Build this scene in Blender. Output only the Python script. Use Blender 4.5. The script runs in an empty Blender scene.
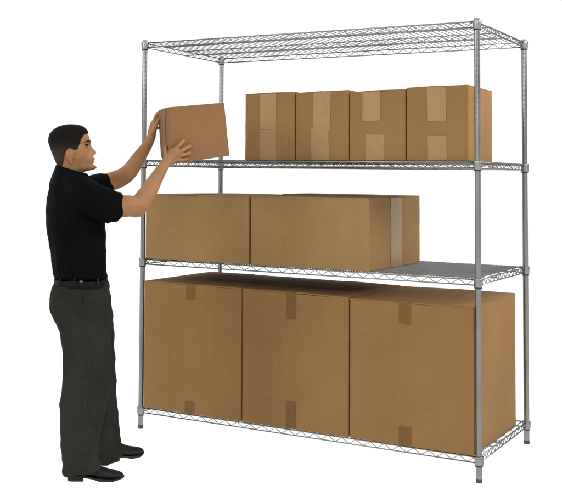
import bpy, bmesh, math, random
from mathutils import Vector, Matrix, noise
random.seed(7)
S = bpy.context.scene
COL = S.collection
R = math.radians

# ------------------------------------------------------------------ camera
CAM = Vector((3.30175, -5.29446, 1.40633))
YAW, PIT, ROL = -0.58146, 0.05292, 0.01264
FPX, PPX, PPY = 1102.21, 117.94, 117.61          # for a 562 x 502 frame
Fv = Vector((math.sin(YAW)*math.cos(PIT), math.cos(YAW)*math.cos(PIT), math.sin(PIT)))
_r = Vector((math.cos(YAW), -math.sin(YAW), 0)); _u = _r.cross(Fv)
Rv = _r*math.cos(ROL) + _u*math.sin(ROL); Uv = _u*math.cos(ROL) - _r*math.sin(ROL)
cam = bpy.data.objects.new('camera', bpy.data.cameras.new('camera'))
COL.objects.link(cam)
M = Matrix((Rv, Uv, -Fv)).transposed().to_4x4(); M.translation = CAM
cam.matrix_world = M
cam.data.sensor_width = 36; cam.data.sensor_fit = 'HORIZONTAL'
cam.data.lens = FPX/562*36
cam.data.shift_x = (281-PPX)/562
cam.data.shift_y = (PPY-251)/562
cam.data.clip_end = 300
S.camera = cam

# ------------------------------------------------------------------ world: bright white surround, dimmer behind the camera, glow added below and overhead
w = bpy.data.worlds.new('World'); S.world = w; w.use_nodes = True
nt = w.node_tree; nt.nodes.clear()
out = nt.nodes.new('ShaderNodeOutputWorld'); bg = nt.nodes.new('ShaderNodeBackground')
tc = nt.nodes.new('ShaderNodeTexCoord'); dp = nt.nodes.new('ShaderNodeVectorMath'); dp.operation = 'DOT_PRODUCT'
dp.inputs[1].default_value = Vector((-.45, .80, -.40)).normalized()
mr = nt.nodes.new('ShaderNodeMapRange'); mr.interpolation_type = 'SMOOTHSTEP'
mr.inputs[1].default_value = -.25; mr.inputs[2].default_value = .35
mr.inputs[3].default_value = .12; mr.inputs[4].default_value = 1.12
nt.links.new(tc.outputs['Generated'], dp.inputs[0]); nt.links.new(dp.outputs['Value'], mr.inputs[0])
sx = nt.nodes.new('ShaderNodeSeparateXYZ'); nt.links.new(tc.outputs['Generated'], sx.inputs[0])
lowr = nt.nodes.new('ShaderNodeMapRange'); lowr.inputs[1].default_value = .0; lowr.inputs[2].default_value = -.04
lowr.inputs[3].default_value = 0; lowr.inputs[4].default_value = 1.12
nt.links.new(sx.outputs['Z'], lowr.inputs[0])  # added light from underneath, shines through the floor to keep it white
mxm = nt.nodes.new('ShaderNodeMath'); mxm.operation = 'MAXIMUM'
nt.links.new(mr.outputs[0], mxm.inputs[0]); nt.links.new(lowr.outputs[0], mxm.inputs[1])
upr = nt.nodes.new('ShaderNodeMapRange'); upr.interpolation_type = 'SMOOTHSTEP'; upr.inputs[1].default_value = .05; upr.inputs[2].default_value = .55
upr.inputs[3].default_value = 0; upr.inputs[4].default_value = .85; nt.links.new(sx.outputs['Z'], upr.inputs[0])  # added overhead glow, brightens upper posts and box tops
mx2_ = nt.nodes.new('ShaderNodeMath'); mx2_.operation = 'MAXIMUM'
nt.links.new(mxm.outputs[0], mx2_.inputs[0]); nt.links.new(upr.outputs[0], mx2_.inputs[1])
nt.links.new(mx2_.outputs[0], bg.inputs['Strength']); bg.inputs['Color'].default_value = (1, 1, 1, 1)
nt.links.new(bg.outputs[0], out.inputs[0])

# ------------------------------------------------------------------ studio softboxes
def softbox(name, loc, target, sx, sy, power, col):
    l = bpy.data.lights.new(name, 'AREA'); l.shape = 'RECTANGLE'; l.size = sx; l.size_y = sy
    l.energy = power; l.color = col
    o = bpy.data.objects.new(name, l); COL.objects.link(o); o.location = loc
    o.rotation_euler = (Vector(target)-Vector(loc)).to_track_quat('-Z', 'Y').to_euler()
softbox('key_softbox', (4.7, .45, 3.6), (1.5, 0.2, 1.4), 1.3, 1.3, 125, (1, .97, .93))
softbox('front_softbox', (4.2, -6.0, 3.8), (1.0, 0, 1.5), 1.8, 1.8, 125, (1, .98, .95))
softbox('fill_softbox', (-2.2, -6.0, 3.4), (.6, 0, 1.3), 1.8, 1.8, 125, (1, .98, .95))
S.view_settings.view_transform = 'Standard'; S.view_settings.look = 'None'
S.view_settings.exposure = 0; S.view_settings.gamma = 1

# ------------------------------------------------------------------ helpers
def at(x, y, d):
    """world point seen at photo pixel (x, y), d metres deep"""
    return CAM + Fv*d + Rv*((x-PPX)/FPX*d) - Uv*((y-PPY)/FPX*d)
def ground(x, y, z=0.0):
    v = Fv + Rv*((x-PPX)/FPX) - Uv*((y-PPY)/FPX)
    return CAM + v*((z-CAM.z)/v.z)
def obj(name, bm, mat, parent=None, smooth=False):
    me = bpy.data.meshes.new(name); bm.normal_update(); bm.to_mesh(me); bm.free()
    if mat: me.materials.append(mat)
    if smooth:
        for p in me.polygons: p.use_smooth = True
    o = bpy.data.objects.new(name, me); COL.objects.link(o)
    if parent: o.parent = parent
    return o
def empty(name, loc=(0, 0, 0)):
    o = bpy.data.objects.new(name, None); COL.objects.link(o); o.location = loc; o.empty_display_size = .1
    return o
def tag(o, label=None, cat=None, group=None, kind=None):
    if label: o['label'] = label
    if cat: o['category'] = cat
    if group: o['group'] = group
    if kind: o['kind'] = kind
def tube(bm, pts, radii, seg=8, cap=True, flat=1.0):
    """swept tube with parallel-transported frame"""
    pts = [Vector(p) for p in pts]
    if not hasattr(radii, '__len__'): radii = [radii]*len(pts)
    t0 = (pts[1]-pts[0]).normalized()
    up = Vector((0, 0, 1)) if abs(t0.z) < .9 else Vector((1, 0, 0))
    n = t0.cross(up).normalized(); rings = []
    for i, p in enumerate(pts):
        a = pts[max(i-1, 0)]; b = pts[min(i+1, len(pts)-1)]
        t = (b-a).normalized(); n = (n - t*n.dot(t)).normalized(); bn = t.cross(n)
        rings.append([bm.verts.new(p + (n*math.cos(k*2*math.pi/seg)*radii[i] + bn*math.sin(k*2*math.pi/seg)*radii[i]*flat)) for k in range(seg)])
    for a, b in zip(rings, rings[1:]):
        for k in range(seg): bm.faces.new((a[k], a[(k+1) % seg], b[(k+1) % seg], b[k]))
    if cap:
        bm.faces.new(rings[0][::-1]); bm.faces.new(rings[-1])
def lathe(bm, c, prof, seg=24):
    """prof: (r, z) list; closed top and bottom"""
    rings = [[bm.verts.new((c[0]+r*math.cos(k*2*math.pi/seg), c[1]+r*math.sin(k*2*math.pi/seg), c[2]+z)) for k in range(seg)] for r, z in prof]
    for a, b in zip(rings, rings[1:]):
        for k in range(seg): bm.faces.new((a[k], a[(k+1) % seg], b[(k+1) % seg], b[k]))
    bm.faces.new(rings[0][::-1]); bm.faces.new(rings[-1])

# ------------------------------------------------------------------ materials
def mat(name, base=(.5, .5, .5), rough=.5, metal=0.0, spec=.5):
    m = bpy.data.materials.new(name); m.use_nodes = True
    b = m.node_tree.nodes['Principled BSDF']
    b.inputs['Base Color'].default_value = (*base, 1); b.inputs['Roughness'].default_value = rough
    b.inputs['Metallic'].default_value = metal; b.inputs['Specular IOR Level'].default_value = spec
    return m, m.node_tree, b
def N(nt, t, **kw):
    n = nt.nodes.new(t)
    for k, v in kw.items(): setattr(n, k, v)
    return n
def noise_mix(nt, b, c1, c2, scale, detail=5, stretch=(1, 1, 1), lo=.3, hi=.7, coord='Object'):
    tc = N(nt, 'ShaderNodeTexCoord'); mp = N(nt, 'ShaderNodeMapping'); mp.inputs['Scale'].default_value = stretch
    ns = N(nt, 'ShaderNodeTexNoise'); ns.inputs['Scale'].default_value = scale; ns.inputs['Detail'].default_value = detail
    cr = N(nt, 'ShaderNodeValToRGB'); cr.color_ramp.elements[0].position = lo; cr.color_ramp.elements[1].position = hi
    cr.color_ramp.elements[0].color = (*c1, 1); cr.color_ramp.elements[1].color = (*c2, 1)
    nt.links.new(tc.outputs[coord], mp.inputs[0]); nt.links.new(mp.outputs[0], ns.inputs['Vector'])
    nt.links.new(ns.outputs['Fac'], cr.inputs[0])
    return mp, ns, cr
def bump(nt, b, fac, strength, dist=.002, prev=None):
    bp = N(nt, 'ShaderNodeBump'); bp.inputs['Strength'].default_value = strength; bp.inputs['Distance'].default_value = dist
    nt.links.new(fac, bp.inputs['Height'])
    if prev: nt.links.new(prev.outputs[0], bp.inputs['Normal'])
    nt.links.new(bp.outputs[0], b.inputs['Normal'])
    return bp

def cardboard(name, base):
    m, nt, b = mat(name, base, .78, 0, .08)
    k = Vector(base)
    mp, ns, cr = noise_mix(nt, b, k*.91, k*1.07, 2.3, 6, (1, 1, 1), .32, .68)
    # fine paper fibres
    mp2, ns2, cr2 = noise_mix(nt, b, (.94,)*3, (1.05,)*3, 260, 4, (1, 1, .35), .3, .7)
    mx = N(nt, 'ShaderNodeMix', data_type='RGBA', blend_type='MULTIPLY'); mx.inputs[0].default_value = 1
    nt.links.new(cr.outputs[0], mx.inputs[6]); nt.links.new(cr2.outputs[0], mx.inputs[7])
    # faint upright fluting of the board
    tc = N(nt, 'ShaderNodeTexCoord'); wv = N(nt, 'ShaderNodeTexNoise'); mp3 = N(nt, 'ShaderNodeMapping'); mp3.inputs['Scale'].default_value = (70, 70, .6)
    nt.links.new(tc.outputs['Object'], mp3.inputs[0]); nt.links.new(mp3.outputs[0], wv.inputs['Vector']); wv.inputs['Scale'].default_value = 1; wv.inputs['Detail'].default_value = 2
    cr3 = N(nt, 'ShaderNodeValToRGB'); cr3.color_ramp.elements[0].color = (.95, .95, .95, 1); cr3.color_ramp.elements[1].color = (1.03, 1.03, 1.03, 1)
    nt.links.new(wv.outputs['Fac'], cr3.inputs[0])
    mx2 = N(nt, 'ShaderNodeMix', data_type='RGBA', blend_type='MULTIPLY'); mx2.inputs[0].default_value = 1
    nt.links.new(mx.outputs[2], mx2.inputs[6]); nt.links.new(cr3.outputs[0], mx2.inputs[7])
    # scuffs and rubbed marks
    mp4, ns4, cr4 = noise_mix(nt, b, (0,)*3, (1,)*3, 9, 8, (1, 1, 2.2), .62, .78)
    sc = N(nt, 'ShaderNodeMix', data_type='RGBA'); sc.inputs[7].default_value = (*(k*1.22), 1)
    mu = N(nt, 'ShaderNodeMath', operation='MULTIPLY'); mu.inputs[1].default_value = .35
    nt.links.new(cr4.outputs[0], mu.inputs[0]); nt.links.new(mu.outputs[0], sc.inputs[0]); nt.links.new(mx2.outputs[2], sc.inputs[6])
    nt.links.new(sc.outputs[2], b.inputs['Base Color'])
    p = bump(nt, b, wv.outputs['Fac'], .35, .0015)
    p2 = bump(nt, b, ns2.outputs['Fac'], .25, .0006, p)
    mp5, ns5, cr5 = noise_mix(nt, b, (0,)*3, (1,)*3, 3.5, 2)
    bump(nt, b, ns5.outputs['Fac'], .8, .020, p2)
    return m
CB_LOW = cardboard('cardboard_brown', (.256, .142, .054))
CB_MID = cardboard('cardboard_tan', (.284, .174, .070))
CB_TOP = cardboard('cardboard_kraft', (.256, .145, .056))
CB_HELD = cardboard('cardboard_reddish', (.232, .122, .054))
EDGE = mat('cardboard_cut_edge', (.20, .115, .05), .9)[0]

def tape(name, base, rough):
    m, nt, b = mat(name, base, rough, 0, .12)
    k = Vector(base)
    mp, ns, cr = noise_mix(nt, b, k*.96, k*1.04, 30, 5, (1, 1, 1), .3, .7)
    nt.links.new(cr.outputs[0], b.inputs['Base Color']); bump(nt, b, ns.outputs['Fac'], .5, .002)
    return m
TAPE_PALE = tape('paper_tape', (.330, .205, .098), .45)
TAPE_CLEAR = tape('glossy_tape', (.29, .178, .074), .30)
TAPE_BROWN = tape('brown_tape', (.165, .088, .028), .5)

def steel(name, base, rough):
    m, nt, b = mat(name, base, rough, 1.0)
    k = Vector(base)
    b.inputs['Specular Tint'].default_value = (.45, .45, .45, 1)
    mp, ns, cr = noise_mix(nt, b, k*.82, k*1.12, 14, 5, (1, 1, .25), .3, .7)
    nt.links.new(cr.outputs[0], b.inputs['Base Color'])
    cr2 = N(nt, 'ShaderNodeMapRange'); cr2.inputs[3].default_value = rough-.06; cr2.inputs[4].default_value = rough+.1
    nt.links.new(ns.outputs['Fac'], cr2.inputs[0]); nt.links.new(cr2.outputs[0], b.inputs['Roughness'])
    return m
POST = steel('galvanised_post_steel', (.29, .29, .285), .30)
WIRE = steel('plated_wire_steel', (.28, .28, .275), .34)
COLLAR = steel('cast_collar_steel', (.30, .30, .295), .34)
BLACKP = mat('black_plastic', (.012, .012, .012), .45)[0]

# ------------------------------------------------------------------ floor: added translucent sheet, lit white from beneath so no shadow shows
fm = bpy.data.materials.new('added_underlit_white'); fm.use_nodes = True
fn = fm.node_tree; fn.nodes.clear()
o_ = fn.nodes.new('ShaderNodeOutputMaterial'); t_ = fn.nodes.new('ShaderNodeBsdfTranslucent'); t_.inputs[0].default_value = (.97, .97, .97, 1)
fn.links.new(t_.outputs[0], o_.inputs[0])
bm = bmesh.new()
vs = [bm.verts.new(v) for v in ((-60, -60, 0), (60, -60, 0), (60, 60, 0), (-60, 60, 0))]; bm.faces.new(vs)
floor = obj('floor', bm, fm); tag(floor, kind='structure')

# ------------------------------------------------------------------ wire shelving unit
W_, D_, H_ = 1.861, .926, 2.18
LEV = [.076, .9006, 1.4537, 2.1230]
DECK = .0465
unit = empty('wire_shelving_unit', (W_/2, D_/2, 0))
tag(unit, 'tall four-tier chrome wire shelving unit loaded with cardboard boxes', 'shelving unit')
def U_(o): o.matrix_parent_inverse = Matrix.Translation((-W_/2, -D_/2, 0)); return o
def post_mesh():
    bm = bmesh.new(); r = .0140
    prof = [(r*.9, .012)]; z = .014; prof.append((r, z))
    while z < H_-.03:
        z2 = z+.0254
        prof += [(r, z2-.0032), (r*.9965, z2-.0022), (r*.9965, z2-.0008), (r, z2)]
        z = z2
    prof += [(r, H_-.008)]
    lathe(bm, (0, 0, 0), prof, 20); return bm
def collar_mesh():
    bm = bmesh.new()
    lathe(bm, (0, 0, 0), [(.0185, .004), (.0195, .008), (.0205, .030), (.0215, .0425), (.0205, .0455), (.0150, .0460)], 24)
    return bm
def sleeve_mesh():
    bm = bmesh.new()
    lathe(bm, (0, 0, 0), [(.0150, -.003), (.0175, -.002), (.0180, .0045), (.0160, .006)], 20)
    return bm
post0 = foot0 = cap0 = None
CORN = [(0, 0), (W_, 0), (0, D_), (W_, D_)]
for (x, y) in CORN:
    if post0 is None:
        post0 = obj('post', post_mesh(), POST, unit, True)
        b1 = bmesh.new(); lathe(b1, (0, 0, 0), [(.0115, 0), (.0145, .002), (.0150, .018), (.0142, .020)], 20)
        foot0 = obj('foot', b1, steel('foot_steel', (.10, .10, .10), .5), post0, True)
        b2 = bmesh.new(); lathe(b2, (0, 0, H_-.009), [(.0142, 0), (.0148, .001), (.0148, .006), (.0125, .009)], 20)
        cap0 = obj('post_cap', b2, mat('grey_plastic', (.30, .30, .30), .5)[0], post0, True)
        p = post0
    else:
        p = post0.copy(); COL.objects.link(p); p.parent = unit
        for c in (foot0, cap0):
            q = c.copy(); COL.objects.link(q); q.parent = p
    U_(p); p.location = (x, y, 0)
    p.rotation_euler.z = random.random()*3

def zigzag(bm, a, b, zt, zb, pitch, r):
    a = Vector(a); b = Vector(b); L = (b-a).length; n = max(2, round(L/pitch)); pts = []
    for i in range(n+1):
        p = a.lerp(b, i/n); pts.append(Vector((p.x, p.y, zt)))
        if i < n:
            q = a.lerp(b, (i+.5)/n); pts.append(Vector((q.x, q.y, zb)))
    fine = []
    for i, p in enumerate(pts):          # rounded bends
        if 0 < i < len(pts)-1:
            fine += [p.lerp(pts[i-1], .09), p.lerp(pts[i+1], .09)]
        else: fine.append(p)
    tube(bm, fine, r, 6)
def make_shelf(z, n, wr, carriers):
    bm = bmesh.new(); zt = DECK-.0055
    for i in range(n):
        x = .019 + (W_-.038)*i/(n-1) + random.uniform(-.0008, .0008)
        s = random.uniform(-.0005, .0005)
        tube(bm, [(x, .004, DECK-.0085), (x, .012, DECK-.0018+s), (x, D_/2, DECK-.0018), (x, D_-.012, DECK-.0018+s), (x, D_-.004, DECK-.0085)], wr, 6)
    for yy in [D_*(i+1)/(carriers+1) for i in range(carriers)]:     # long carrier wires under the deck
        tube(bm, [(.004, yy, DECK-.0068), (W_-.004, yy, DECK-.0068)], .0032, 6)
    if 1:                                  # centre truss
        tube(bm, [(.004, D_/2, .0145), (W_-.004, D_/2, .0145)], .0030, 6)
        zigzag(bm, (.01, D_/2, 0), (W_-.01, D_/2, 0), DECK-.011, .0165, .073, .0017)
    o = obj('shelf', bm, WIRE, unit, True); U_(o); o.location = (0, 0, z)
    for (a, b) in (((.019, 0), (W_-.019, 0)), ((.019, D_), (W_-.019, D_)), ((0, .019), (0, D_-.019)), ((W_, .019), (W_, D_-.019))):
        t = bmesh.new()
        tube(t, [(*a, DECK-.0065), (*b, DECK-.0065)], .0034, 8)
        tube(t, [(*a, .0135), (*b, .0135)], .0030, 8)
        zigzag(t, (*a, 0), (*b, 0), DECK-.0075, .0145, .073, .0018)
        obj('edge_truss', t, WIRE, o, True)
    for (x, y) in CORN:
        c = bpy.data.objects.new('collar', collar_me); COL.objects.link(c); c.parent = o; c.location = (x, y, 0)
        s = bpy.data.objects.new('split_sleeve', sleeve_me); COL.objects.link(s); s.parent = o; s.location = (x, y, 0)
def as_mesh(bm, m):
    me = bpy.data.meshes.new('shared'); bm.to_mesh(me); bm.free(); me.materials.append(m)
    for p in me.polygons: p.use_smooth = True
    return me
collar_me = as_mesh(collar_mesh(), COLLAR); sleeve_me = as_mesh(sleeve_mesh(), BLACKP)
for z, n, wr, cn in zip(LEV, (76, 132, 90, 58), (.0022, .0026, .0022, .0018), (6, 5, 3, 3)): make_shelf(z, n, wr, cn)

# ------------------------------------------------------------------ cardboard boxes
def patch_box(bm, P, nx, bulge=0.0, seed=0, rough=.0006):
    """closed box from 8 corner function P(u,v,w) with grids on each side"""
    vm = {}
    def V(i, j, k):
        key = (i, j, k)
        if key not in vm:
            u, v, w_ = i/nx, j/nx, k/nx
            p = P(u, v, w_)
            c = P(.5, .5, .5); b_ = 0
            on = [(u in (0, 1)), (v in (0, 1)), (w_ in (0, 1))]
            if sum(on) == 1:
                uu = [t for t, q in zip((u, v, w_), on) if not q]
                b_ = math.sin(math.pi*uu[0])*math.sin(math.pi*uu[1])*bulge
                ax = on.index(True)
                d = (P(*[((u, v, w_)[a] if a != ax else 1) for a in range(3)])-P(*[((u, v, w_)[a] if a != ax else 0) for a in range(3)])).normalized()
                sgn = 1 if (u, v, w_)[ax] == 1 else -1
                p = p + d*sgn*(b_ + noise.noise(Vector(p)*5+Vector((seed, 0, 0)))*.0018)
            elif sum(on) == 2:
                p = p + (c-p).normalized()*(noise.noise(Vector(p)*14+Vector((seed, 3, 0)))*.0012)
            vm[key] = bm.verts.new(p)
        return vm[key]
    for a in range(nx):
        for b in range(nx):
            bm.faces.new((V(a, b, 0), V(a, b+1, 0), V(a+1, b+1, 0), V(a+1, b, 0)))
            bm.faces.new((V(a, b, nx), V(a+1, b, nx), V(a+1, b+1, nx), V(a, b+1, nx)))
            bm.faces.new((V(a, 0, b), V(a+1, 0, b), V(a+1, 0, b+1), V(a, 0, b+1)))
            bm.faces.new((V(a, nx, b), V(a, nx, b+1), V(a+1, nx, b+1), V(a+1, nx, b)))
            bm.faces.new((V(0, a, b), V(0, a, b+1), V(0, a+1, b+1), V(0, a+1, b)))
            bm.faces.new((V(nx, a, b), V(nx, a+1, b), V(nx, a+1, b+1), V(nx, a, b+1)))
def strip(bm, A, B, wdt, nrm, lift=.0012, n=8, jit=.0012, fold=None):
    """tape strip from A to B, width vector wdt, lying on a face with normal nrm"""
    nrm = Vector(nrm); A = Vector(A); B = Vector(B); wdt = Vector(wdt); top = []; bot = []
    d = (B-A).normalized()
    for i in range(n+1):
        p = A.lerp(B, i/n); e = Vector((0, 0, 0))
        rows_t = []; rows_b = []
        for s in (-1, -.33, .33, 1):
            if i in (0, n): e = d*random.uniform(-jit, jit)*1.6
            q = p + wdt*(s*.5) + e + (wdt.normalized()*random.uniform(-jit, jit)*.35 if abs(s) == 1 else Vector())
            rows_t.append(bm.verts.new(q+nrm*(lift+random.uniform(0, .0003)))); rows_b.append(bm.verts.new(q-nrm*.0012))
        top.append(rows_t); bot.append(rows_b)
    for i in range(n):
        for k in range(3):
            bm.faces.new((top[i][k], top[i][k+1], top[i+1][k+1], top[i+1][k]))
            bm.faces.new((bot[i][k], bot[i+1][k], bot[i+1][k+1], bot[i][k+1]))
        bm.faces.new((top[i][0], top[i+1][0], bot[i+1][0], bot[i][0]))
        bm.faces.new((top[i][3], bot[i][3], bot[i+1][3], top[i+1][3]))
    bm.faces.new((top[0][0], bot[0][0], bot[0][1], top[0][1])); bm.faces.new((top[0][1], bot[0][1], bot[0][2], top[0][2])); bm.faces.new((top[0][2], bot[0][2], bot[0][3], top[0][3]))
    t, b = top[n], bot[n]
    for k in range(3): bm.faces.new((t[k], t[k+1], b[k+1], b[k]))
    bmesh.ops.recalc_face_normals(bm, faces=bm.faces)

def corner_map(c8):
    """trilinear corner function, c8[(i,j,k)]"""
    def P(u, v, w_):
        r = Vector((0, 0, 0))
        for (i, j, k), c in c8.items():
            r += Vector(c)*((u if i else 1-u)*(v if j else 1-v)*(w_ if k else 1-w_))
        return r
    return P
def carton(label, c8, m, group, tapes, seed, seam='y', flapt=.0035, bulge=.003):
    """corners relative to the box base; tapes: list of (face, a0, b0, a1, b1, width, material)"""
    base = (Vector(c8[(0, 0, 0)])+Vector(c8[(1, 1, 0)]))*.5
    root = empty('cardboard_box', base)
    tag(root, label, 'cardboard box', group)
    c = {k: Vector(v)-base for k, v in c8.items()}
    P = corner_map(c)
    bm = bmesh.new(); patch_box(bm, lambda u, v, w_: P(u, v, w_*(1-.004)), 12, bulge, seed)
    body = obj('carton', bm, m, root, True)
    md = body.modifiers.new('b', 'BEVEL'); md.width = .0035; md.segments = 2; md.limit_method = 'ANGLE'; md.angle_limit = R(50)
    md2 = body.modifiers.new('n', 'WEIGHTED_NORMAL')
    up = (P(.5, .5, 1)-P(.5, .5, 0)).normalized()
    # two top flaps meeting along the middle
    g = .0035; L = (P(1, 0, 1)-P(0, 0, 1)).length if seam == 'y' else (P(0, 1, 1)-P(0, 0, 1)).length
    for s in (0, 1):
        bm = bmesh.new(); n = 8; rise = random.uniform(.0005, .0035); rows = []
        for i in range(n+1):
            f = i/n; t = .0 + f*(.5-g/L); t = t if s == 0 else 1-t
            row = []
            for j in range(n+1):
                q = .002+.996*j/n
                p = P(t, q, 1) if seam == 'y' else P(q, t, 1)
                h = .0008 + rise*f + math.sin(math.pi*f)*math.sin(math.pi*q)*bulge + noise.noise(p*6+Vector((seed, s, 1)))*.0012
                row.append((bm.verts.new(p+up*(h+flapt*.6)), bm.verts.new(p+up*(h-.004))))
            rows.append(row)
        for i in range(n):
            for j in range(n):
                a, b_, c_, d_ = rows[i][j], rows[i+1][j], rows[i+1][j+1], rows[i][j+1]
                bm.faces.new((a[0], b_[0], c_[0], d_[0])); bm.faces.new((a[1], d_[1], c_[1], b_[1]))
        for i in range(n):
            for (a, b_) in ((rows[i][0], rows[i+1][0]), (rows[i+1][n], rows[i][n]), (rows[0][i+1], rows[0][i]), (rows[n][i], rows[n][i+1])):
                bm.faces.new((a[0], a[1], b_[1], b_[0]))
        bmesh.ops.recalc_face_normals(bm, faces=bm.faces)
        obj('flap', bm, m, root)
    for (face, a0, b0, a1, b1, wd, tm) in tapes:
        if face == 'f': Q = lambda a, b: P(a, 0, b); nv = (P(.5, 0, .5)-P(.5, 1, .5)).normalized(); wv = (P(1, 0, .5)-P(0, 0, .5)).normalized()
        elif face == 'r': Q = lambda a, b: P(1, a, b); nv = (P(1, .5, .5)-P(0, .5, .5)).normalized(); wv = (P(1, 1, .5)-P(1, 0, .5)).normalized()
        elif face == 'l': Q = lambda a, b: P(0, a, b); nv = (P(0, .5, .5)-P(1, .5, .5)).normalized(); wv = (P(0, 1, .5)-P(0, 0, .5)).normalized()
        else: Q = lambda a, b: P(a, b, 1); nv = up; wv = (P(1, .5, 1)-P(0, .5, 1)).normalized()
        bm = bmesh.new(); A = Q(a0, b0); B = Q(a1, b1)
        lift = .0055 if face == 't' else bulge+.0022
        n = 14
        strip(bm, A, B, wv*wd, nv, .0004, n)
        # follow the slight bulge of the face
        inv = [v for v in bm.verts]
        for v in inv:
            # closest fraction along the face
            f = (v.co-A).dot(B-A)/max((B-A).length_squared, 1e-9); f = min(max(f, 0), 1)
            aa = a0+(a1-a0)*f; bb = b0+(b1-b0)*f
            off = math.sin(math.pi*min(max(aa, 0), 1))*math.sin(math.pi*min(max(bb, 0), 1))*bulge if face != 't' else .0055
            v.co += nv*(off+.0016)
        obj('tape', bm, tm, root)
    return root
def cuboid(x0, x1, y0, y1, z0, z1, zr=None, zb=None):
    zr = z1 if zr is None else zr; zb = 0 if zb is None else zb
    return {(0, 0, 0): (x0, y0, z0), (1, 0, 0): (x1, y0, z0), (0, 1, 0): (x0, y1, z0), (1, 1, 0): (x1, y1, z0),
            (0, 0, 1): (x0, y0, z1), (1, 0, 1): (x1, y0, zr), (0, 1, 1): (x0, y1, z1+zb), (1, 1, 1): (x1, y1, zr+zb)}
z1, z2, z3 = LEV[0]+DECK, LEV[1]+DECK, LEV[2]+DECK
GL, GM, GT = 'large boxes on the bottom shelf', 'long boxes on the second shelf', 'small boxes on the third shelf'
def twin(cx, up_, dn, wd, m=TAPE_BROWN):
    return [('f', cx, 1.0, cx, 1-up_, wd, m), ('f', cx, dn, cx, 0.004, wd, m)]
carton('big brown box on the bottom shelf, the one behind the left front post', cuboid(.024, .629, -.014, .765, z1, .820, .817), CB_LOW, GL, twin(.49, .115, .10, .058), 1)
carton('big brown box in the middle of the bottom shelf with longer tape strips', cuboid(.636, 1.224, -.014, .770, z1, .817, .812), CB_LOW, GL, twin(.475, .19, .20, .052), 2)
carton('big brown box at the right end of the bottom shelf, its side showing', cuboid(1.234, 1.8425, -.016, .775, z1, .806, .808, .004), CB_LOW, GL, twin(.46, .145, .13, .060), 3)
carton('plain tan box on the second shelf, next to the left posts', cuboid(.024, .667, -.010, .760, z2, 1.304, 1.304), CB_MID, GM, [], 4)
carton('long tan box on the second shelf with glossy tape down its right side', cuboid(.678, 1.331, -.010, .776, z2, 1.308, 1.308, .008), CB_MID, GM,
       [('r', .50, 1.0, .50, .004, .17, TAPE_CLEAR)], 5, seam='x')
def ht(a0, a1, ub, b0, b1, lt, wd=.092):
    return [('f', a0, 1.0, a1, ub, wd, TAPE_PALE), ('f', b0, lt, b1, .004, wd*1.02, TAPE_PALE)]
carton('leftmost box on the third shelf, pale tape strips touching mid-front', cuboid(.622, .910, .03, .445, z3, 1.853, 1.856), CB_TOP, GT, ht(.47, .475, .465, .46, .475, .460), 6)
carton('second small box on the third shelf, lower tape strip set left of the upper', cuboid(.917, 1.2055, .03, .445, z3, 1.850, 1.856), CB_TOP, GT, ht(.51, .50, .44, .465, .475, .48, .095), 7)
carton('small box left of the tallest one on the third shelf, gap between its tape strips', cuboid(1.213, 1.503, .03, .450, z3, 1.844, 1.851), CB_TOP, GT, ht(.395, .395, .575, .46, .455, .375), 8)
carton('tallest small box on the third shelf, partly behind the right front post', cuboid(1.511, 1.812, .02, .450, z3, 1.857, 1.861), CB_TOP, GT, ht(.49, .50, .535, .50, .505, .335), 9)

# the box being lifted, a little skewed from handling
def hb(x, y, d): return at(x, y, d)
held = {(0, 0, 0): hb(168.2, 165.0, 5.325), (0, 0, 1): hb(169.8, 107.6, 5.323), (1, 0, 0): hb(229.6, 155.6, 5.352), (1, 0, 1): hb(224.3, 103.4, 5.347),
        (0, 1, 0): hb(160.8, 157.5, 5.70), (0, 1, 1): hb(158.0, 111.2, 5.695), (1, 1, 0): hb(215.8, 153.4, 5.724), (1, 1, 1): hb(211.5, 104.9, 5.72)}
carton('small reddish-brown box held up in the hands of the man', held, CB_HELD, None,
       [('l', .40, 1.0, .42, .004, .075, CB_TOP)], 10, seam='x', bulge=.002)

# ------------------------------------------------------------------ person
def fine(o_bm, voxel, smooth_it, name, m, parent, disp=None, fac=.5):
    me = bpy.data.meshes.new('tmp'); o_bm.to_mesh(me); o_bm.free()
    o = bpy.data.objects.new('tmp', me); COL.objects.link(o)
    r = o.modifiers.new('r', 'REMESH'); r.mode = 'VOXEL'; r.voxel_size = voxel
    s = o.modifiers.new('s', 'SMOOTH'); s.factor = fac; s.iterations = smooth_it
    dg = bpy.context.evaluated_depsgraph_get()
    nm = bpy.data.meshes.new_from_object(o.evaluated_get(dg))
    bpy.data.objects.remove(o); bpy.data.meshes.remove(me)
    nm.name = name; nm.materials.clear(); nm.materials.append(m)
    if disp:
        ns = [v.normal.copy() for v in nm.vertices]
        for v, n in zip(nm.vertices, ns): v.co = v.co + n*disp(v.co, n)
    for p in nm.polygons: p.use_smooth = True
    q = bpy.data.objects.new(name, nm); COL.objects.link(q)
    if parent: q.parent = parent
    return q
Rh = Vector((Rv.x, Rv.y, 0)).normalized(); Fh = Vector((Fv.x, Fv.y, 0)).normalized()
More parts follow.
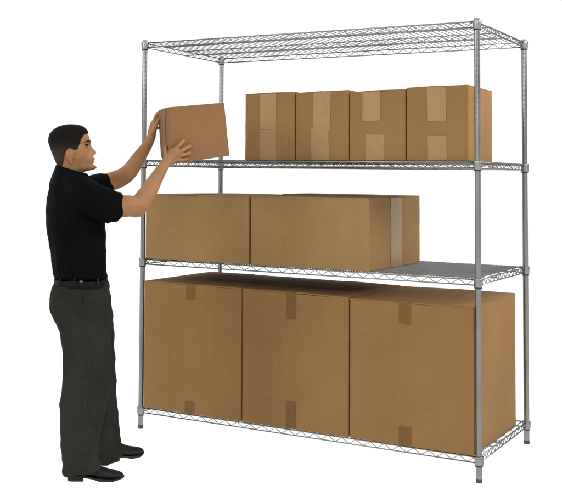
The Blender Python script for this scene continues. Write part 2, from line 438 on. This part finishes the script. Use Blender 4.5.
def loft(bm, levels, seg=40, expo=2.3):
    """levels: (y, xl, xr, depth, half_depth[, dy]) in photo pixels; horizontal-ish rings; dy tilts the front end"""
    rings = []
    for L in levels:
        y, xl, xr, d, hd = L[:5]; dy = L[5] if len(L) > 5 else 0
        c = at((xl+xr)/2, y, d); a = at(xr, y+dy, d)-c
        b = Fh*hd; ring = []
        for k in range(seg):
            t = 2*math.pi*k/seg; ct, st = math.cos(t), math.sin(t)
            ct = math.copysign(abs(ct)**(2/expo), ct); st = math.copysign(abs(st)**(2/expo), st)
            ring.append(bm.verts.new(c+a*ct+b*st))
        rings.append(ring)
    for a, b in zip(rings, rings[1:]):
        for k in range(seg): bm.faces.new((a[k], b[k], b[(k+1) % seg], a[(k+1) % seg]))
    bm.faces.new(rings[0]); bm.faces.new(rings[-1][::-1])
def limb(bm, pts, seg=16, sub=4, flat=1.0):
    """rounded tapered limb: pts = (px, py, depth, radius)"""
    P3 = [at(*p[:3]) for p in pts]; Rr = [p[3] for p in pts]; out_p = []; out_r = []
    n = len(P3)
    for i in range(n-1):
        p0, p1, p2, p3 = P3[max(i-1, 0)], P3[i], P3[i+1], P3[min(i+2, n-1)]
        for k in range(sub):
            t = k/sub
            q = .5*((2*p1)+(p2-p0)*t+(2*p0-5*p1+4*p2-p3)*t*t+(3*p1-p0-3*p2+p3)*t**3)
            out_p.append(q); out_r.append(Rr[i]*(1-t)+Rr[i+1]*t)
    out_p.append(P3[-1]); out_r.append(Rr[-1])
    # rounded ends
    a = (out_p[0]-out_p[1]).normalized(); b = (out_p[-1]-out_p[-2]).normalized()
    pre = [(out_p[0]+a*Rr[0]*s, Rr[0]*math.sqrt(1-s*s)) for s in (.95, .8, .5)]
    pos = [(out_p[-1]+b*Rr[-1]*s, Rr[-1]*math.sqrt(1-s*s)) for s in (.5, .8, .95)]
    tube(bm, [p for p, _ in pre]+out_p+[p for p, _ in pos], [r for _, r in pre]+out_r+[r for _, r in pos], seg, True, flat)

def interp(tab, y):
    if y <= tab[0][0]: return tab[0][1]
    for (a, va), (b, vb) in zip(tab, tab[1:]):
        if y <= b:
            t = (y-a)/(b-a); return va+(vb-va)*t
    return tab[-1][1]
HD = 5.27
BACK = [(125.6, 68), (126.3, 63.5), (127.5, 59.5), (130, 54.8), (134, 51.0), (138, 49.4), (142, 49.0), (146, 49.8), (151, 51.6), (156, 53.6), (160, 55.2), (164, 56.8), (167, 58), (172, 57.5), (178, 56), (184, 56)]
FRNT = [(125.6, 76), (126.3, 79.5), (127.5, 82.5), (130, 85.6), (133, 87.7), (136, 89.0), (139.5, 90.2), (142.5, 90.7), (145, 90.0), (148, 90.2), (152, 90.6), (156, 91.6), (160, 92.0), (163.5, 91.6), (166, 92.6), (168.6, 92.6), (169.8, 91.0), (170.8, 87.0), (171.8, 84), (174, 83), (178, 83.5), (184, 86)]
HW = [(125.6, .018), (126.3, .032), (127.5, .045), (130, .058), (134, .068), (138, .0735), (143, .0765), (148, .0765), (153, .074), (158, .069), (163, .063), (167, .059), (170, .057), (174, .058), (180, .066), (184, .07)]
MPX = HD/FPX
def gss(v, c, s): return math.exp(-((v-c)/s)**2)
def head_point(y, t, off=0.0):
    """point on the head at photo row y, angle t (0 = face, pi = back of head, +- pi/2 = ears)"""
    xb, xf, hw = interp(BACK, y), interp(FRNT, y), interp(HW, y)
    xc = (xb+xf)/2+ (-2.0); ct, st = math.cos(t), math.sin(t)
    e = 2.15
    c2 = math.copysign(abs(ct)**(2/e), ct); s2 = math.copysign(abs(st)**(2/e), st)
    a = (xf-xc) if ct > 0 else (xc-xb)
    s = s2*hw                                  # sideways, metres
    narrow = 1.0
    if ct > 0 and 132 < y < 171: narrow = 1-.16*ct*min(1, (y-132)/20)    # face narrower than skull
    s *= narrow
    x = xc + a*c2
    if ct > 0 and y < 171.5:
        m = abs(s)
        # nose: ridge from the brow down to the tip
        if 141 < y < 158.5:
            f = (y-143)/(152.6-143)
            h = 5.9*math.exp(-abs((y-152.5)/(4.9 if y < 152.5 else 2.5))**(1.75 if y < 152.5 else 2.2))
            wdt = .0075+.0075*min(max(f, 0), 1.15)**2
            x += h*math.exp(-(m/wdt)**2.4)
        x += 2.9*gss(y, 159.0, 1.35)*gss(m, 0, .021) + 2.5*gss(y, 162.0, 1.2)*gss(m, 0, .019)   # lips
        x += 1.2*gss(y, 157, 2.0)*gss(m, 0, .02)
        x += 4.2*gss(y, 167.4, 2.9)*gss(m, 0, .024)          # chin
        x -= 2.3*gss(y, 146.0, 2.3)*gss(m, .031, .014)       # eye sockets
        x += .9*gss(y, 142.2, 1.4)*gss(m, .026, .022)        # brow
        x += .8*gss(y, 152, 4)*gss(m, .045, .012)            # cheekbone
    p = at(x, y, HD) + Fh*s
    if off:
        c = at((xb+xf)/2, y if y > 136 else 140, HD); p = p + (p-c).normalized()*off
    return p
def head_rings(ys, nseg, off=0.0):
    return [[head_point(y, 2*math.pi*k/nseg, off) for k in range(nseg)] for y in ys]
ys = [125.6, 125.9, 126.3, 126.9, 127.5, 128.3, 129.2]+[130+.6*i for i in range(0, 71)]+[173, 175, 178, 181, 184]
bm = bmesh.new(); NS = 96
rings = [[bm.verts.new(p) for p in r] for r in head_rings(ys, NS)]
for a, b in zip(rings, rings[1:]):
    for k in range(NS): bm.faces.new((a[k], b[k], b[(k+1) % NS], a[(k+1) % NS]))
bm.faces.new(rings[0]); bm.faces.new(rings[-1][::-1])
# ears
for s in (-1, 1):
    dd = HD + s*.077
    limb(bm, [(70.5, 150.0, dd, .006), (68.4, 152.0, dd+s*.008, .007), (68.0, 155.5, dd+s*.009, .0065), (70.0, 159.5, dd+s*.004, .0055), (72.0, 161.5, dd, .005)], 10)
    limb(bm, [(70.5, 150.0, dd, .006), (72.6, 150.4, dd+s*.003, .005), (73.6, 152.6, dd, .005)], 10)
    limb(bm, [(71.0, 152.5, dd+s*.001, .011), (71.6, 158.0, dd, .009)], 10)
    limb(bm, [(72.5, 150.0, dd+s*.006, .0035), (69.5, 149.0, dd+s*.010, .0042), (66.8, 151.5, dd+s*.013, .0045), (66.6, 155.5, dd+s*.012, .0045), (69.0, 160.0, dd+s*.007, .0045), (71.4, 163.0, dd+s*.003, .0045)], 10)
# torso core under the shirt (hidden) so that the body is one surface
loft(bm, [(176, 60, 84, HD, .06), (186, 56, 92, HD, .14), (200, 54, 98, HD, .165), (235, 54, 98, HD, .15), (276, 60, 99, HD, .14)])
# near arm (his right)
limb(bm, [(82, 196, 5.10, .055), (98, 203, 5.09, .055), (114, 206, 5.10, .054), (128, 206, 5.12, .0500), (138, 204.5, 5.14, .0455), (145.5, 196, 5.16, .0430), (152.5, 184.5, 5.19, .0375), (159, 173.5, 5.225, .0295), (164.2, 165.5, 5.25, .0245), (167, 161.5, 5.265, .0235)], 20)
limb(bm, [(133, 211, 5.14, .030), (139, 210, 5.15, .032), (146, 203, 5.17, .026)], 12)      # point of the elbow
# near hand: palm, four fingers lying over the front face of the box, thumb along its side
def hand_ellipse(bm, pts, flat): limb(bm, pts, 16, 4, flat)
limb(bm, [(166.0, 163.0, 5.265, .0215), (169.5, 158.5, 5.282, .0235), (173.0, 155.0, 5.290, .0235), (176.0, 152.8, 5.292, .0195)], 16)
limb(bm, [(168.5, 162.5, 5.278, .0165), (173.0, 160.3, 5.292, .0165), (177.2, 158.6, 5.298, .0125)], 14)
limb(bm, [(168.5, 156.5, 5.285, .0155), (172.0, 152.0, 5.294, .0145), (175.0, 149.6, 5.298, .0115)], 14)
FH = [[(174.5, 150.6, 5.296, .0105), (177.8, 147.0, 5.293, .0100), (180.8, 143.8, 5.300, .0090), (183.6, 140.6, 5.314, .0086)],
      [(176.6, 153.2, 5.294, .0108), (181.3, 150.8, 5.288, .0102), (185.8, 148.3, 5.297, .0092), (189.9, 146.0, 5.314, .0087)],
      [(177.0, 156.4, 5.296, .0104), (181.6, 155.2, 5.291, .0098), (185.8, 154.0, 5.300, .0088), (189.6, 152.8, 5.315, .0083)],
      [(176.4, 160.0, 5.300, .0092), (180.2, 160.0, 5.298, .0086), (183.6, 159.6, 5.305, .0078), (186.6, 158.9, 5.316, .0076)]]
for f in FH: limb(bm, f, 12, 3)
limb(bm, [(168.0, 158.5, 5.285, .0135), (166.3, 154.5, 5.31, .0120), (165.6, 150.2, 5.34, .0100), (165.6, 146.8, 5.372, .0082)], 12, 3)   # thumb
# far arm (his left), reaching further away
limb(bm, [(88, 190, 5.42, .050), (98, 186, 5.48, .050), (110, 182, 5.54, .0475), (122, 177.2, 5.60, .0455), (130, 170.5, 5.62, .042), (138.5, 158, 5.64, .0355), (146, 147, 5.665, .0280), (150.2, 139.5, 5.68, .0235), (151.6, 136, 5.685, .0225)], 20)
limb(bm, [(151.2, 137.5, 5.685, .0215), (152.2, 131.5, 5.695, .0230), (153.6, 125.5, 5.705, .0215), (154.8, 121.5, 5.71, .0165)], 16)
limb(bm, [(152.5, 133, 5.67, .014), (155.0, 127, 5.66, .013), (157.2, 122.5, 5.648, .0105), (159.0, 118.2, 5.635, .0080)], 12, 3)          # thumb on the near side
limb(bm, [(154.2, 121.5, 5.70, .0110), (155.6, 117.0, 5.712, .0100), (157.4, 113.8, 5.727, .0090), (161.0, 112.4, 5.735, .0078)], 12, 3)
limb(bm, [(154.0, 123.5, 5.715, .0110), (155.4, 119.5, 5.730, .0100), (158.6, 117.2, 5.737, .0090), (163.0, 116.6, 5.737, .0078)], 12, 3)
limb(bm, [(153.6, 126.5, 5.718, .0110), (155.8, 123.8, 5.732, .0098), (159.6, 122.4, 5.737, .0088), (163.5, 122.2, 5.737, .0076)], 12, 3)
limb(bm, [(153.2, 130.0, 5.715, .0100), (155.6, 128.4, 5.730, .0090), (158.8, 127.8, 5.737, .0080), (162.0, 127.8, 5.737, .0070)], 12, 3)

skin, nt, b = mat('skin', (.33, .16, .08), .55, 0, .22)
mp, ns, cr = noise_mix(nt, b, (.280, .135, .058), (.355, .185, .086), 14, 6, (1, 1, 1), .3, .7)
at_ = N(nt, 'ShaderNodeAttribute', attribute_name='tint')
mt = N(nt, 'ShaderNodeMix', data_type='RGBA', blend_type='MULTIPLY'); mt.inputs[0].default_value = 1
nt.links.new(cr.outputs[0], mt.inputs[6]); nt.links.new(at_.outputs['Color'], mt.inputs[7]); nt.links.new(mt.outputs[2], b.inputs['Base Color'])
b.inputs['Subsurface Weight'].default_value = .08; b.inputs['Subsurface Radius'].default_value = (.01, .004, .002); b.inputs['Subsurface Scale'].default_value = .6
mp2, ns2, cr2 = noise_mix(nt, b, (0,)*3, (1,)*3, 220, 3); pb = bump(nt, b, ns2.outputs['Fac'], .35, .0010)
mp3, ns3, cr3 = noise_mix(nt, b, (0,)*3, (1,)*3, 38, 4); bump(nt, b, ns3.outputs['Fac'], .35, .004, pb)
person = fine(bm, .0030, 3, 'person', skin, None)
# real colour differences of the skin: beard shadow, lips, redder ears, elbows and knuckles
ca = person.data.color_attributes.new('tint', 'FLOAT_COLOR', 'POINT')
def sst(a, b_, x): t = min(max((x-a)/(b_-a), 0), 1); return t*t*(3-2*t)
for i, v in enumerate(person.data.vertices):
    d = v.co-CAM; dz = d.dot(Fv); X = PPX+FPX*d.dot(Rv)/dz; Y = PPY-FPX*d.dot(Uv)/dz
    c = [1.0, 1.0, 1.0]
    if Y < 180 and X < 100 and dz < 5.40:
        jaw = 170.5-(88-X)*.16 if X < 88 else 171            # follows the jaw from the ear down to the chin
        be = sst(73.5, 80, X)*sst(jaw-17+max(0, 84-X)*.35, jaw-7, Y)*(1-sst(jaw-.5, jaw+3, Y))
        be = max(be, .8*sst(72.8, 75.5, X)*(1-sst(77.0, 81.5, X))*sst(147, 150, Y)*(1-sst(152, 163, Y)))
        be *= .70+.5*noise.noise(v.co*420)+.35*noise.noise(v.co*60)
        be = min(max(be, 0), 1)
        lip = sst(91.3, 93, X)*sst(157.6, 158.4, Y)*(1-sst(162.8, 163.8, Y))
        be *= 1-lip
        c = [1-.33*be-.10*lip, 1-.31*be-.22*lip, 1-.27*be-.18*lip]
        if X < 76 and 148 < Y < 165: c = [c[0]*1.02, c[1]*.88, c[2]*.86]
    m = 1+.07*noise.noise(v.co*30)+.05*noise.noise(v.co*150)
    ca.data[i].color = (c[0]*m, c[1]*m*(1+.05*noise.noise(v.co*22)), c[2]*m, 1)
tag(person, 'man in black short-sleeved shirt and dark trousers lifting a box towards the shelf', 'person')

# hair: shell over the scalp
hairm, nt, b = mat('dark_hair', (.012, .009, .007), .7, 0, .08)
mp, ns, cr = noise_mix(nt, b, (.002, .0018, .0015), (.010, .008, .006), 320, 4, (1, 1, .4), .3, .7)
tcf = N(nt, 'ShaderNodeTexCoord'); sxf = N(nt, 'ShaderNodeSeparateXYZ'); nt.links.new(tcf.outputs['Object'], sxf.inputs[0])
mrf = N(nt, 'ShaderNodeMapRange', interpolation_type='SMOOTHSTEP'); mrf.inputs[1].default_value = at(68, 140, 5.27).z; mrf.inputs[2].default_value = at(68, 158, 5.27).z
nt.links.new(sxf.outputs['Z'], mrf.inputs[0])
mu = N(nt, 'ShaderNodeMath', operation='MULTIPLY'); mu.inputs[1].default_value = .8; nt.links.new(mrf.outputs[0], mu.inputs[0])
mxf = N(nt, 'ShaderNodeMix', data_type='RGBA'); mxf.inputs[7].default_value = (.050, .034, .024, 1)
nt.links.new(mu.outputs[0], mxf.inputs[0]); nt.links.new(cr.outputs[0], mxf.inputs[6]); nt.links.new(mxf.outputs[2], b.inputs['Base Color'])
bump(nt, b, ns.outputs['Fac'], .9, .003)
HB = [(125, 95), (132.2, 90.5), (133.2, 88.0), (135.0, 84.0), (138.5, 81.6), (142, 80.6), (146, 79.2), (149.0, 78.2), (150.2, 76.0), (150.6, 70.0), (151.5, 66.6), (156, 64.8), (162, 64.0), (166, 62.5), (169, 56)]
def hair_mask(x, y): return interp(HB, y)-x      # >0 is hair (pixels)
bm = bmesh.new(); NS = 180
ys2 = [125.6, 125.9, 126.3, 126.9, 127.5, 128.3, 129.2]+[130+.35*i for i in range(0, 110)]
grid = []
for y in ys2:
    row = []
    for k in range(NS):
        t = 2*math.pi*k/NS; p0 = head_point(y, t); 
        d = p0-CAM; dz = d.dot(Fv); x = PPX+FPX*d.dot(Rv)/dz
        xx = x
        if abs(math.sin(t)) < .6 and math.cos(t) > 0: xx = x      # forehead: hairline by row
        mval = hair_mask(xx, y)+noise.noise(p0*260)*1.1+noise.noise(p0*700)*.8
        th = .0065 if y < 134 else max(.0022, .0065-(y-134)*.00032)
        th += noise.noise(p0*190)*.0011
        c = at(68, max(y, 141), HD); dirn = (p0-c).normalized()
        row.append((bm.verts.new(p0+dirn*(th*min(1, max(.12, mval/2.2)))), mval))
    grid.append(row)
for a, b_ in zip(grid, grid[1:]):
    for k in range(NS):
        q = (a[k], b_[k], b_[(k+1) % NS], a[(k+1) % NS])
        if sum(v[1] > 0 for v in q) >= 3: bm.faces.new([v[0] for v in q])
bm.faces.new([v[0] for v in grid[0]])
bmesh.ops.delete(bm, geom=[v for v in bm.verts if not v.link_faces], context='VERTS')
hair = obj('hair', bm, hairm, person, True)
so = hair.modifiers.new('s', 'SOLIDIFY'); so.thickness = .003; so.offset = -1

# eyes and eyebrows
browm = mat('eyebrow_hair', (.035, .020, .012), .9, 0, .05)[0]
eyem = mat('shaded_eye_white', (.20, .17, .15), .3)[0]; irism = mat('iris', (.03, .018, .01), .15)[0]  # eye white darkened, brow shade put into its colour
for s in (-1, 1):
    c = at(86.0, 146.6, HD)+Fh*(s*.0295)
    bm = bmesh.new(); bmesh.ops.create_uvsphere(bm, u_segments=20, v_segments=12, radius=.0112); bmesh.ops.scale(bm, vec=(1, 1, .36), verts=bm.verts)
    bmesh.ops.translate(bm, verts=bm.verts, vec=c)
    e = obj('eye', bm, eyem, person, True)
    bm = bmesh.new(); bmesh.ops.create_uvsphere(bm, u_segments=16, v_segments=10, radius=.0074); bmesh.ops.scale(bm, vec=(1, 1, .52), verts=bm.verts)
    bmesh.ops.translate(bm, verts=bm.verts, vec=c+Rh*.0062-Fh*s*0+Vector((0, 0, .001)))
    obj('iris', bm, irism, e, True)
    bm = bmesh.new(); pts = []
    for i in range(9):
        f = i/8; t = s*(.22+.62*f)
        p = head_point(142.0-1.0*math.sin(f*math.pi)+.6*f, t, .0015); pts.append(p)
    tube(bm, pts, [.0014, .0026, .0034, .0037, .0036, .0032, .0027, .0018, .0010], 8)
    obj('eyebrow', bm, browm, person, True)
    bm = bmesh.new(); pts = [head_point(145.2-.7*math.sin(i/6*math.pi), s*(.26+.36*i/6), .0008) for i in range(7)]
    tube(bm, pts, [.001, .0026, .0034, .0036, .0034, .0028, .0012], 6)
    obj('eyelashes', bm, hairm, person, True)
lipm = mat('lip', (.30, .13, .09), .45)[0]
bm = bmesh.new(); pts = [head_point(160.6, -.34+.68*i/10, .0002) for i in range(11)]
tube(bm, pts, [.0004, .0008, .001, .0012, .0012, .0012, .0012, .0012, .001, .0008, .0004], 6)
obj('mouth', bm, lipm, person, True)

# shirt
def fabric(name, base, rough, wscale, sheen=.0, foldb=1.0):
    m, nt, b = mat(name, base, rough, 0, .04); k = Vector(base)
    mp, ns, cr = noise_mix(nt, b, k*.8, k*1.2, 5, 5, (1, 1, 1), .3, .7)
    mp2, ns2, cr2 = noise_mix(nt, b, (.75,)*3, (1.25,)*3, wscale, 2, (1, 1, .6), .3, .7)
    mx = N(nt, 'ShaderNodeMix', data_type='RGBA', blend_type='MULTIPLY'); mx.inputs[0].default_value = 1
    nt.links.new(cr.outputs[0], mx.inputs[6]); nt.links.new(cr2.outputs[0], mx.inputs[7]); nt.links.new(mx.outputs[2], b.inputs['Base Color'])
    pb = bump(nt, b, ns2.outputs['Fac'], .4, .001)
    mp6, ns6, cr6 = noise_mix(nt, b, (0,)*3, (1,)*3, 7, 3, (1.4, 1.4, .45)); ns6.inputs['Distortion'].default_value = 1.2; bump(nt, b, ns6.outputs['Fac'], foldb, .05, pb)
    b.inputs['Sheen Weight'].default_value = sheen
    return m
shirtm = fabric('black_cotton', (.0028, .0032, .0038), .80, 420, 0, .5)
trousm = fabric('charcoal_wool', (.0235, .0238, .0198), .85, 520, .0)
def folds(co, n):
    a = (co-CAM).dot(Rh)
    v = noise.noise(Vector((a*9, co.z*5+a*6, co.dot(Fh)*5)))*.0060
    r = 1-abs(noise.noise(Vector((a*5+co.z*4, co.z*11-a*7, co.dot(Fh)*4))))*2
    return v + (r**3)*.0045*(1 if r > 0 else 0)
bm = bmesh.new()
loft(bm, [(170.8, 57.5, 84, HD, .066, 4.5), (174, 55.5, 89, HD, .085, 4), (178, 53, 94, HD, .125, 3), (184, 50, 99, HD, .165, 1), (192, 48.2, 102, HD, .180), (205, 46.8, 104, HD, .185), (223, 46.2, 105, HD, .182),
          (237, 48.0, 105, HD, .175), (250, 50, 105, HD, .170), (262, 51, 105, HD, .166), (272, 53.5, 106, HD, .164), (277.5, 55, 107.6, HD, .164)])
limb(bm, [(72, 190, 5.16, .070), (84, 195.5, 5.105, .080), (97, 201, 5.09, .077), (108, 206.3, 5.10, .078)], 28)
limb(bm, [(84, 187, 5.41, .060), (93, 186, 5.45, .055), (101, 184.5, 5.50, .045)], 24)
def cut_tube(bm, p0, p1, r0, r1, seg=28):
    a, b2 = at(*p0), at(*p1); tube(bm, [a, a.lerp(b2, .5), b2], [r0, (r0+r1)/2, r1], seg)
cut_tube(bm, (97, 200.5, 5.09), (115.5, 209.5, 5.10), .077, .0785)
cut_tube(bm, (92, 186, 5.45), (107.3, 184, 5.535), .056, .0535)
shirt = fine(bm, .0042, 12, 'shirt', shirtm, person, folds)
# knitted collar and sleeve hem bands
bm = bmesh.new()
def band(bm, y, xl, xr, hd, dy, h, th=.004, seg=40, flare=.004):
    rows = []
    for (zo, ro) in ((0, 0), (h*.5, flare*.4), (h, 0), (h, -th), (0, -th)):
        c = at((xl+xr)/2, y, HD); a = at(xr, y+dy, HD)-c; b2 = Fh*hd; row = []
        for k in range(seg):
            t = 2*math.pi*k/seg; p = c+a*math.cos(t)+b2*math.sin(t)
            o = (Rh*math.cos(t)+Fh*math.sin(t))*(ro+flare*(1-zo/h)); row.append(bm.verts.new(p+o+Vector((0, 0, zo))))
        rows.append(row)
    for i in range(5):
        a, b2 = rows[i], rows[(i+1) % 5]
        for k in range(seg): bm.faces.new((a[k], a[(k+1) % seg], b2[(k+1) % seg], b2[k]))
band(bm, 174.0, 55.8, 87.5, .076, 4.3, .022, flare=.005)
obj('collar', bm, shirtm, shirt, True)

# trousers
D1, D2 = 5.17, 5.40
bm = bmesh.new()
loft(bm, [(279, 55.5, 106.5, HD, .155), (288, 52.8, 108, HD, .165), (298, 50.8, 109.5, HD, .175), (308, 51.2, 110.8, HD, .180), (318, 54.5, 112, HD, .180), (326, 59.5, 112, HD, .165), (332, 66, 110, HD, .14)])
loft(bm, [(300, 51.5, 106, 5.19, .095), (312, 52.5, 108, 5.185, .100), (322, 57.5, 109, 5.18, .100), (332, 62.0, 109.5, 5.17, .098), (355, 63.2, 110, 5.155, .092), (378, 62.5, 109, 5.14, .088), (400, 60.8, 106, 5.12, .085), (421, 60.4, 102, 5.10, .083),
          (442, 60.8, 98.8, 5.085, .082), (458, 61.4, 98.4, 5.075, .084), (464, 62.0, 99.2, 5.07, .086), (470, 62.8, 100.2, 5.07, .086, -4)])
loft(bm, [(300, 60, 108.5, 5.36, .095), (325, 66, 112.5, 5.38, .098), (355, 76, 114, 5.42, .092), (380, 82, 115.5, 5.445, .088), (403, 86, 117, 5.465, .085), (425, 89, 118.8, 5.485, .083), (440, 91, 120.2, 5.475, .086), (452, 93, 121.8, 5.455, .090), (457, 94, 122.4, 5.445, .092, -4), (461.0, 95, 122.8, 5.44, .094, -8)])
def tfold(co, n):
    a = (co-CAM).dot(Rh); z = co.z
    v = noise.noise(Vector((a*8, z*3+a*3, co.dot(Fh)*7)))*.0075
    r = 1-abs(noise.noise(Vector((a*7+z*1.5, z*5-a*4, co.dot(Fh)*5+3))))*2
    v += (max(r, 0)**3)*.0085
    if z < .30: v += noise.noise(Vector((a*10, z*26+a*8, co.dot(Fh)*8)))*.012*(1-z/.30)
    if .72 < z < .92: v += noise.noise(Vector((a*14, z*20-a*18, 5)))*.008
    return v
trous = fine(bm, .0065, 4, 'trousers', trousm, person, tfold)
# belt
bm = bmesh.new()
def ringband(bm, y0, y1, xl, xr, hd, seg=60, th=.004):
    rows = []
    for (y, o) in ((y0, 0), (y1, 0), (y1, -th), (y0, -th)):
        c = at((xl+xr)/2, y, HD); a = at(xr, y, HD)-c
        a = a+a.normalized()*o; b2 = Fh*(hd+o); row = []
        for k in range(seg):
            t = 2*math.pi*k/seg; ct, st = math.cos(t), math.sin(t)
            ct = math.copysign(abs(ct)**(2/2.3), ct); st = math.copysign(abs(st)**(2/2.3), st)
            row.append(bm.verts.new(c+a*ct+b2*st))
        rows.append(row)
    for i in range(4):
        a, b2 = rows[i], rows[(i+1) % 4]
        for k in range(seg): bm.faces.new((a[k], a[(k+1) % seg], b2[(k+1) % seg], b2[k]))
    bmesh.ops.recalc_face_normals(bm, faces=bm.faces)
ringband(bm, 278.6, 285.2, 54.2, 107.6, .172)
leather = mat('black_leather', (.004, .004, .004), .6, 0, .12)[0]
belt = obj('belt', bm, leather, person, True)
def block(bm, c, hx, hy, hz):
    """small bevelled plate oriented to the wearer"""
    r = bmesh.ops.create_cube(bm, size=1.0)
    for v in r['verts']: v.co = c + Rh*(v.co.x*2*hx)+Fh*(v.co.y*2*hy)+Vector((0, 0, v.co.z*2*hz))
bm = bmesh.new(); block(bm, at(81, 281.8, 5.095),   .0085, .002, .0075)
bmesh.ops.bevel(bm, geom=bm.edges[:], offset=.002, segments=2, affect='EDGES'); obj('belt_buckle', bm, steel('buckle_steel', (.16, .16, .15), .5), belt, True)
for xx, dep in ((74.5, 5.096), (60, 5.13), (98, 5.12)):
    bm = bmesh.new(); block(bm, at(xx, 282, dep),   .004, .002, .018); bmesh.ops.bevel(bm, geom=bm.edges[:], offset=.0015, segments=2, affect='EDGES')
    obj('belt_loop', bm, trousm, trous, True)

# shoes
shoem, nt, b = mat('black_shoe_leather', (.005, .0047, .0045), .5, 0, .22)
mp, ns, cr = noise_mix(nt, b, (.004,)*3, (.012, .011, .010), 30, 4); nt.links.new(cr.outputs[0], b.inputs['Base Color']); bump(nt, b, ns.outputs['Fac'], .3, .002)
solem = mat('shoe_sole', (.008, .007, .006), .7)[0]
def shoe(heel, toe, lab=None):
    """heel, toe: ground points"""
    ax = toe-heel; L = ax.length; ax.normalize(); sd = Vector((-ax.y, ax.x, 0))
    bm = bmesh.new(); seg = 24; rings = []
    # t, half width, top height, bottom height
    sec = [(0, .016, .060, .022), (.02, .026, .078, .018), (.08, .032, .088, .017), (.20, .034, .095, .017), (.32, .034, .092, .019), (.42, .036, .078, .016), (.55, .043, .062, .009), (.68, .046, .052, .007), (.80, .043, .044, .007), (.90, .034, .038, .009), (.96, .024, .032, .012), (1.0, .010, .025, .016)]
    for (t, hw, zt, zb) in sec:
        c = heel+ax*(L*t)+Vector((0, 0, (zt+zb)/2)); ring = []
        for k in range(seg):
            a = 2*math.pi*k/seg; ca, sa = math.cos(a), math.sin(a)
            ca = math.copysign(abs(ca)**.8, ca); sa2 = math.copysign(abs(sa)**.85, sa)
            wtop = 1 if sa < 0 else 1-.25*sa
            ring.append(bm.verts.new(c+sd*(hw*ca*wtop)+Vector((0, 0, (zt-zb)/2*sa2))))
        rings.append(ring)
    for a, b2 in zip(rings, rings[1:]):
        for k in range(seg): bm.faces.new((a[k], a[(k+1) % seg], b2[(k+1) % seg], b2[k]))
    bm.faces.new(rings[0][::-1]); bm.faces.new(rings[-1])
    bmesh.ops.recalc_face_normals(bm, faces=bm.faces)
    sh = obj('shoe', bm, shoem, person, True)
    sm = sh.modifiers.new('s', 'SUBSURF'); sm.levels = sm.render_levels = 1
    def slab(pts, z0f, z1f, nm):
        bm = bmesh.new(); lo = []; hi = []
        for (t, hw) in pts: lo.append((t, hw)); 
        full = [(t, hw) for t, hw in pts]+[(t, -hw) for t, hw in reversed(pts)]
        a_ = [bm.verts.new(heel+ax*(L*t)+sd*h+Vector((0, 0, z0f(t)))) for t, h in full]
        b_ = [bm.verts.new(heel+ax*(L*t)+sd*h+Vector((0, 0, z1f(t)))) for t, h in full]
        bm.faces.new(a_[::-1]); bm.faces.new(b_)
        for i in range(len(full)): j = (i+1) % len(full); bm.faces.new((a_[i], a_[j], b_[j], b_[i]))
        bmesh.ops.recalc_face_normals(bm, faces=bm.faces)
        obj(nm, bm, solem, sh)
    zb = lambda t: interp([(0, .016), (.3, .016), (.42, .010), (.56, .0), (.82, .0), (1.0, .011)], t)
    slab([(-.012, .014), (.0, .024), (.04, .031), (.12, .035), (.30, .035), (.42, .037), (.55, .045), (.68, .048), (.80, .045), (.90, .036), (.97, .024), (1.01, .008)], zb, lambda t: zb(t)+.008, 'sole')
    slab([(-.012, .014), (.0, .024), (.05, .032), (.12, .034), (.27, .034)], lambda t: 0, lambda t: .017, 'heel')
shoe(ground(68.0, 479.8), ground(123.6, 479.2))
shoe(ground(104.5, 462.6), ground(141.8, 453.6))
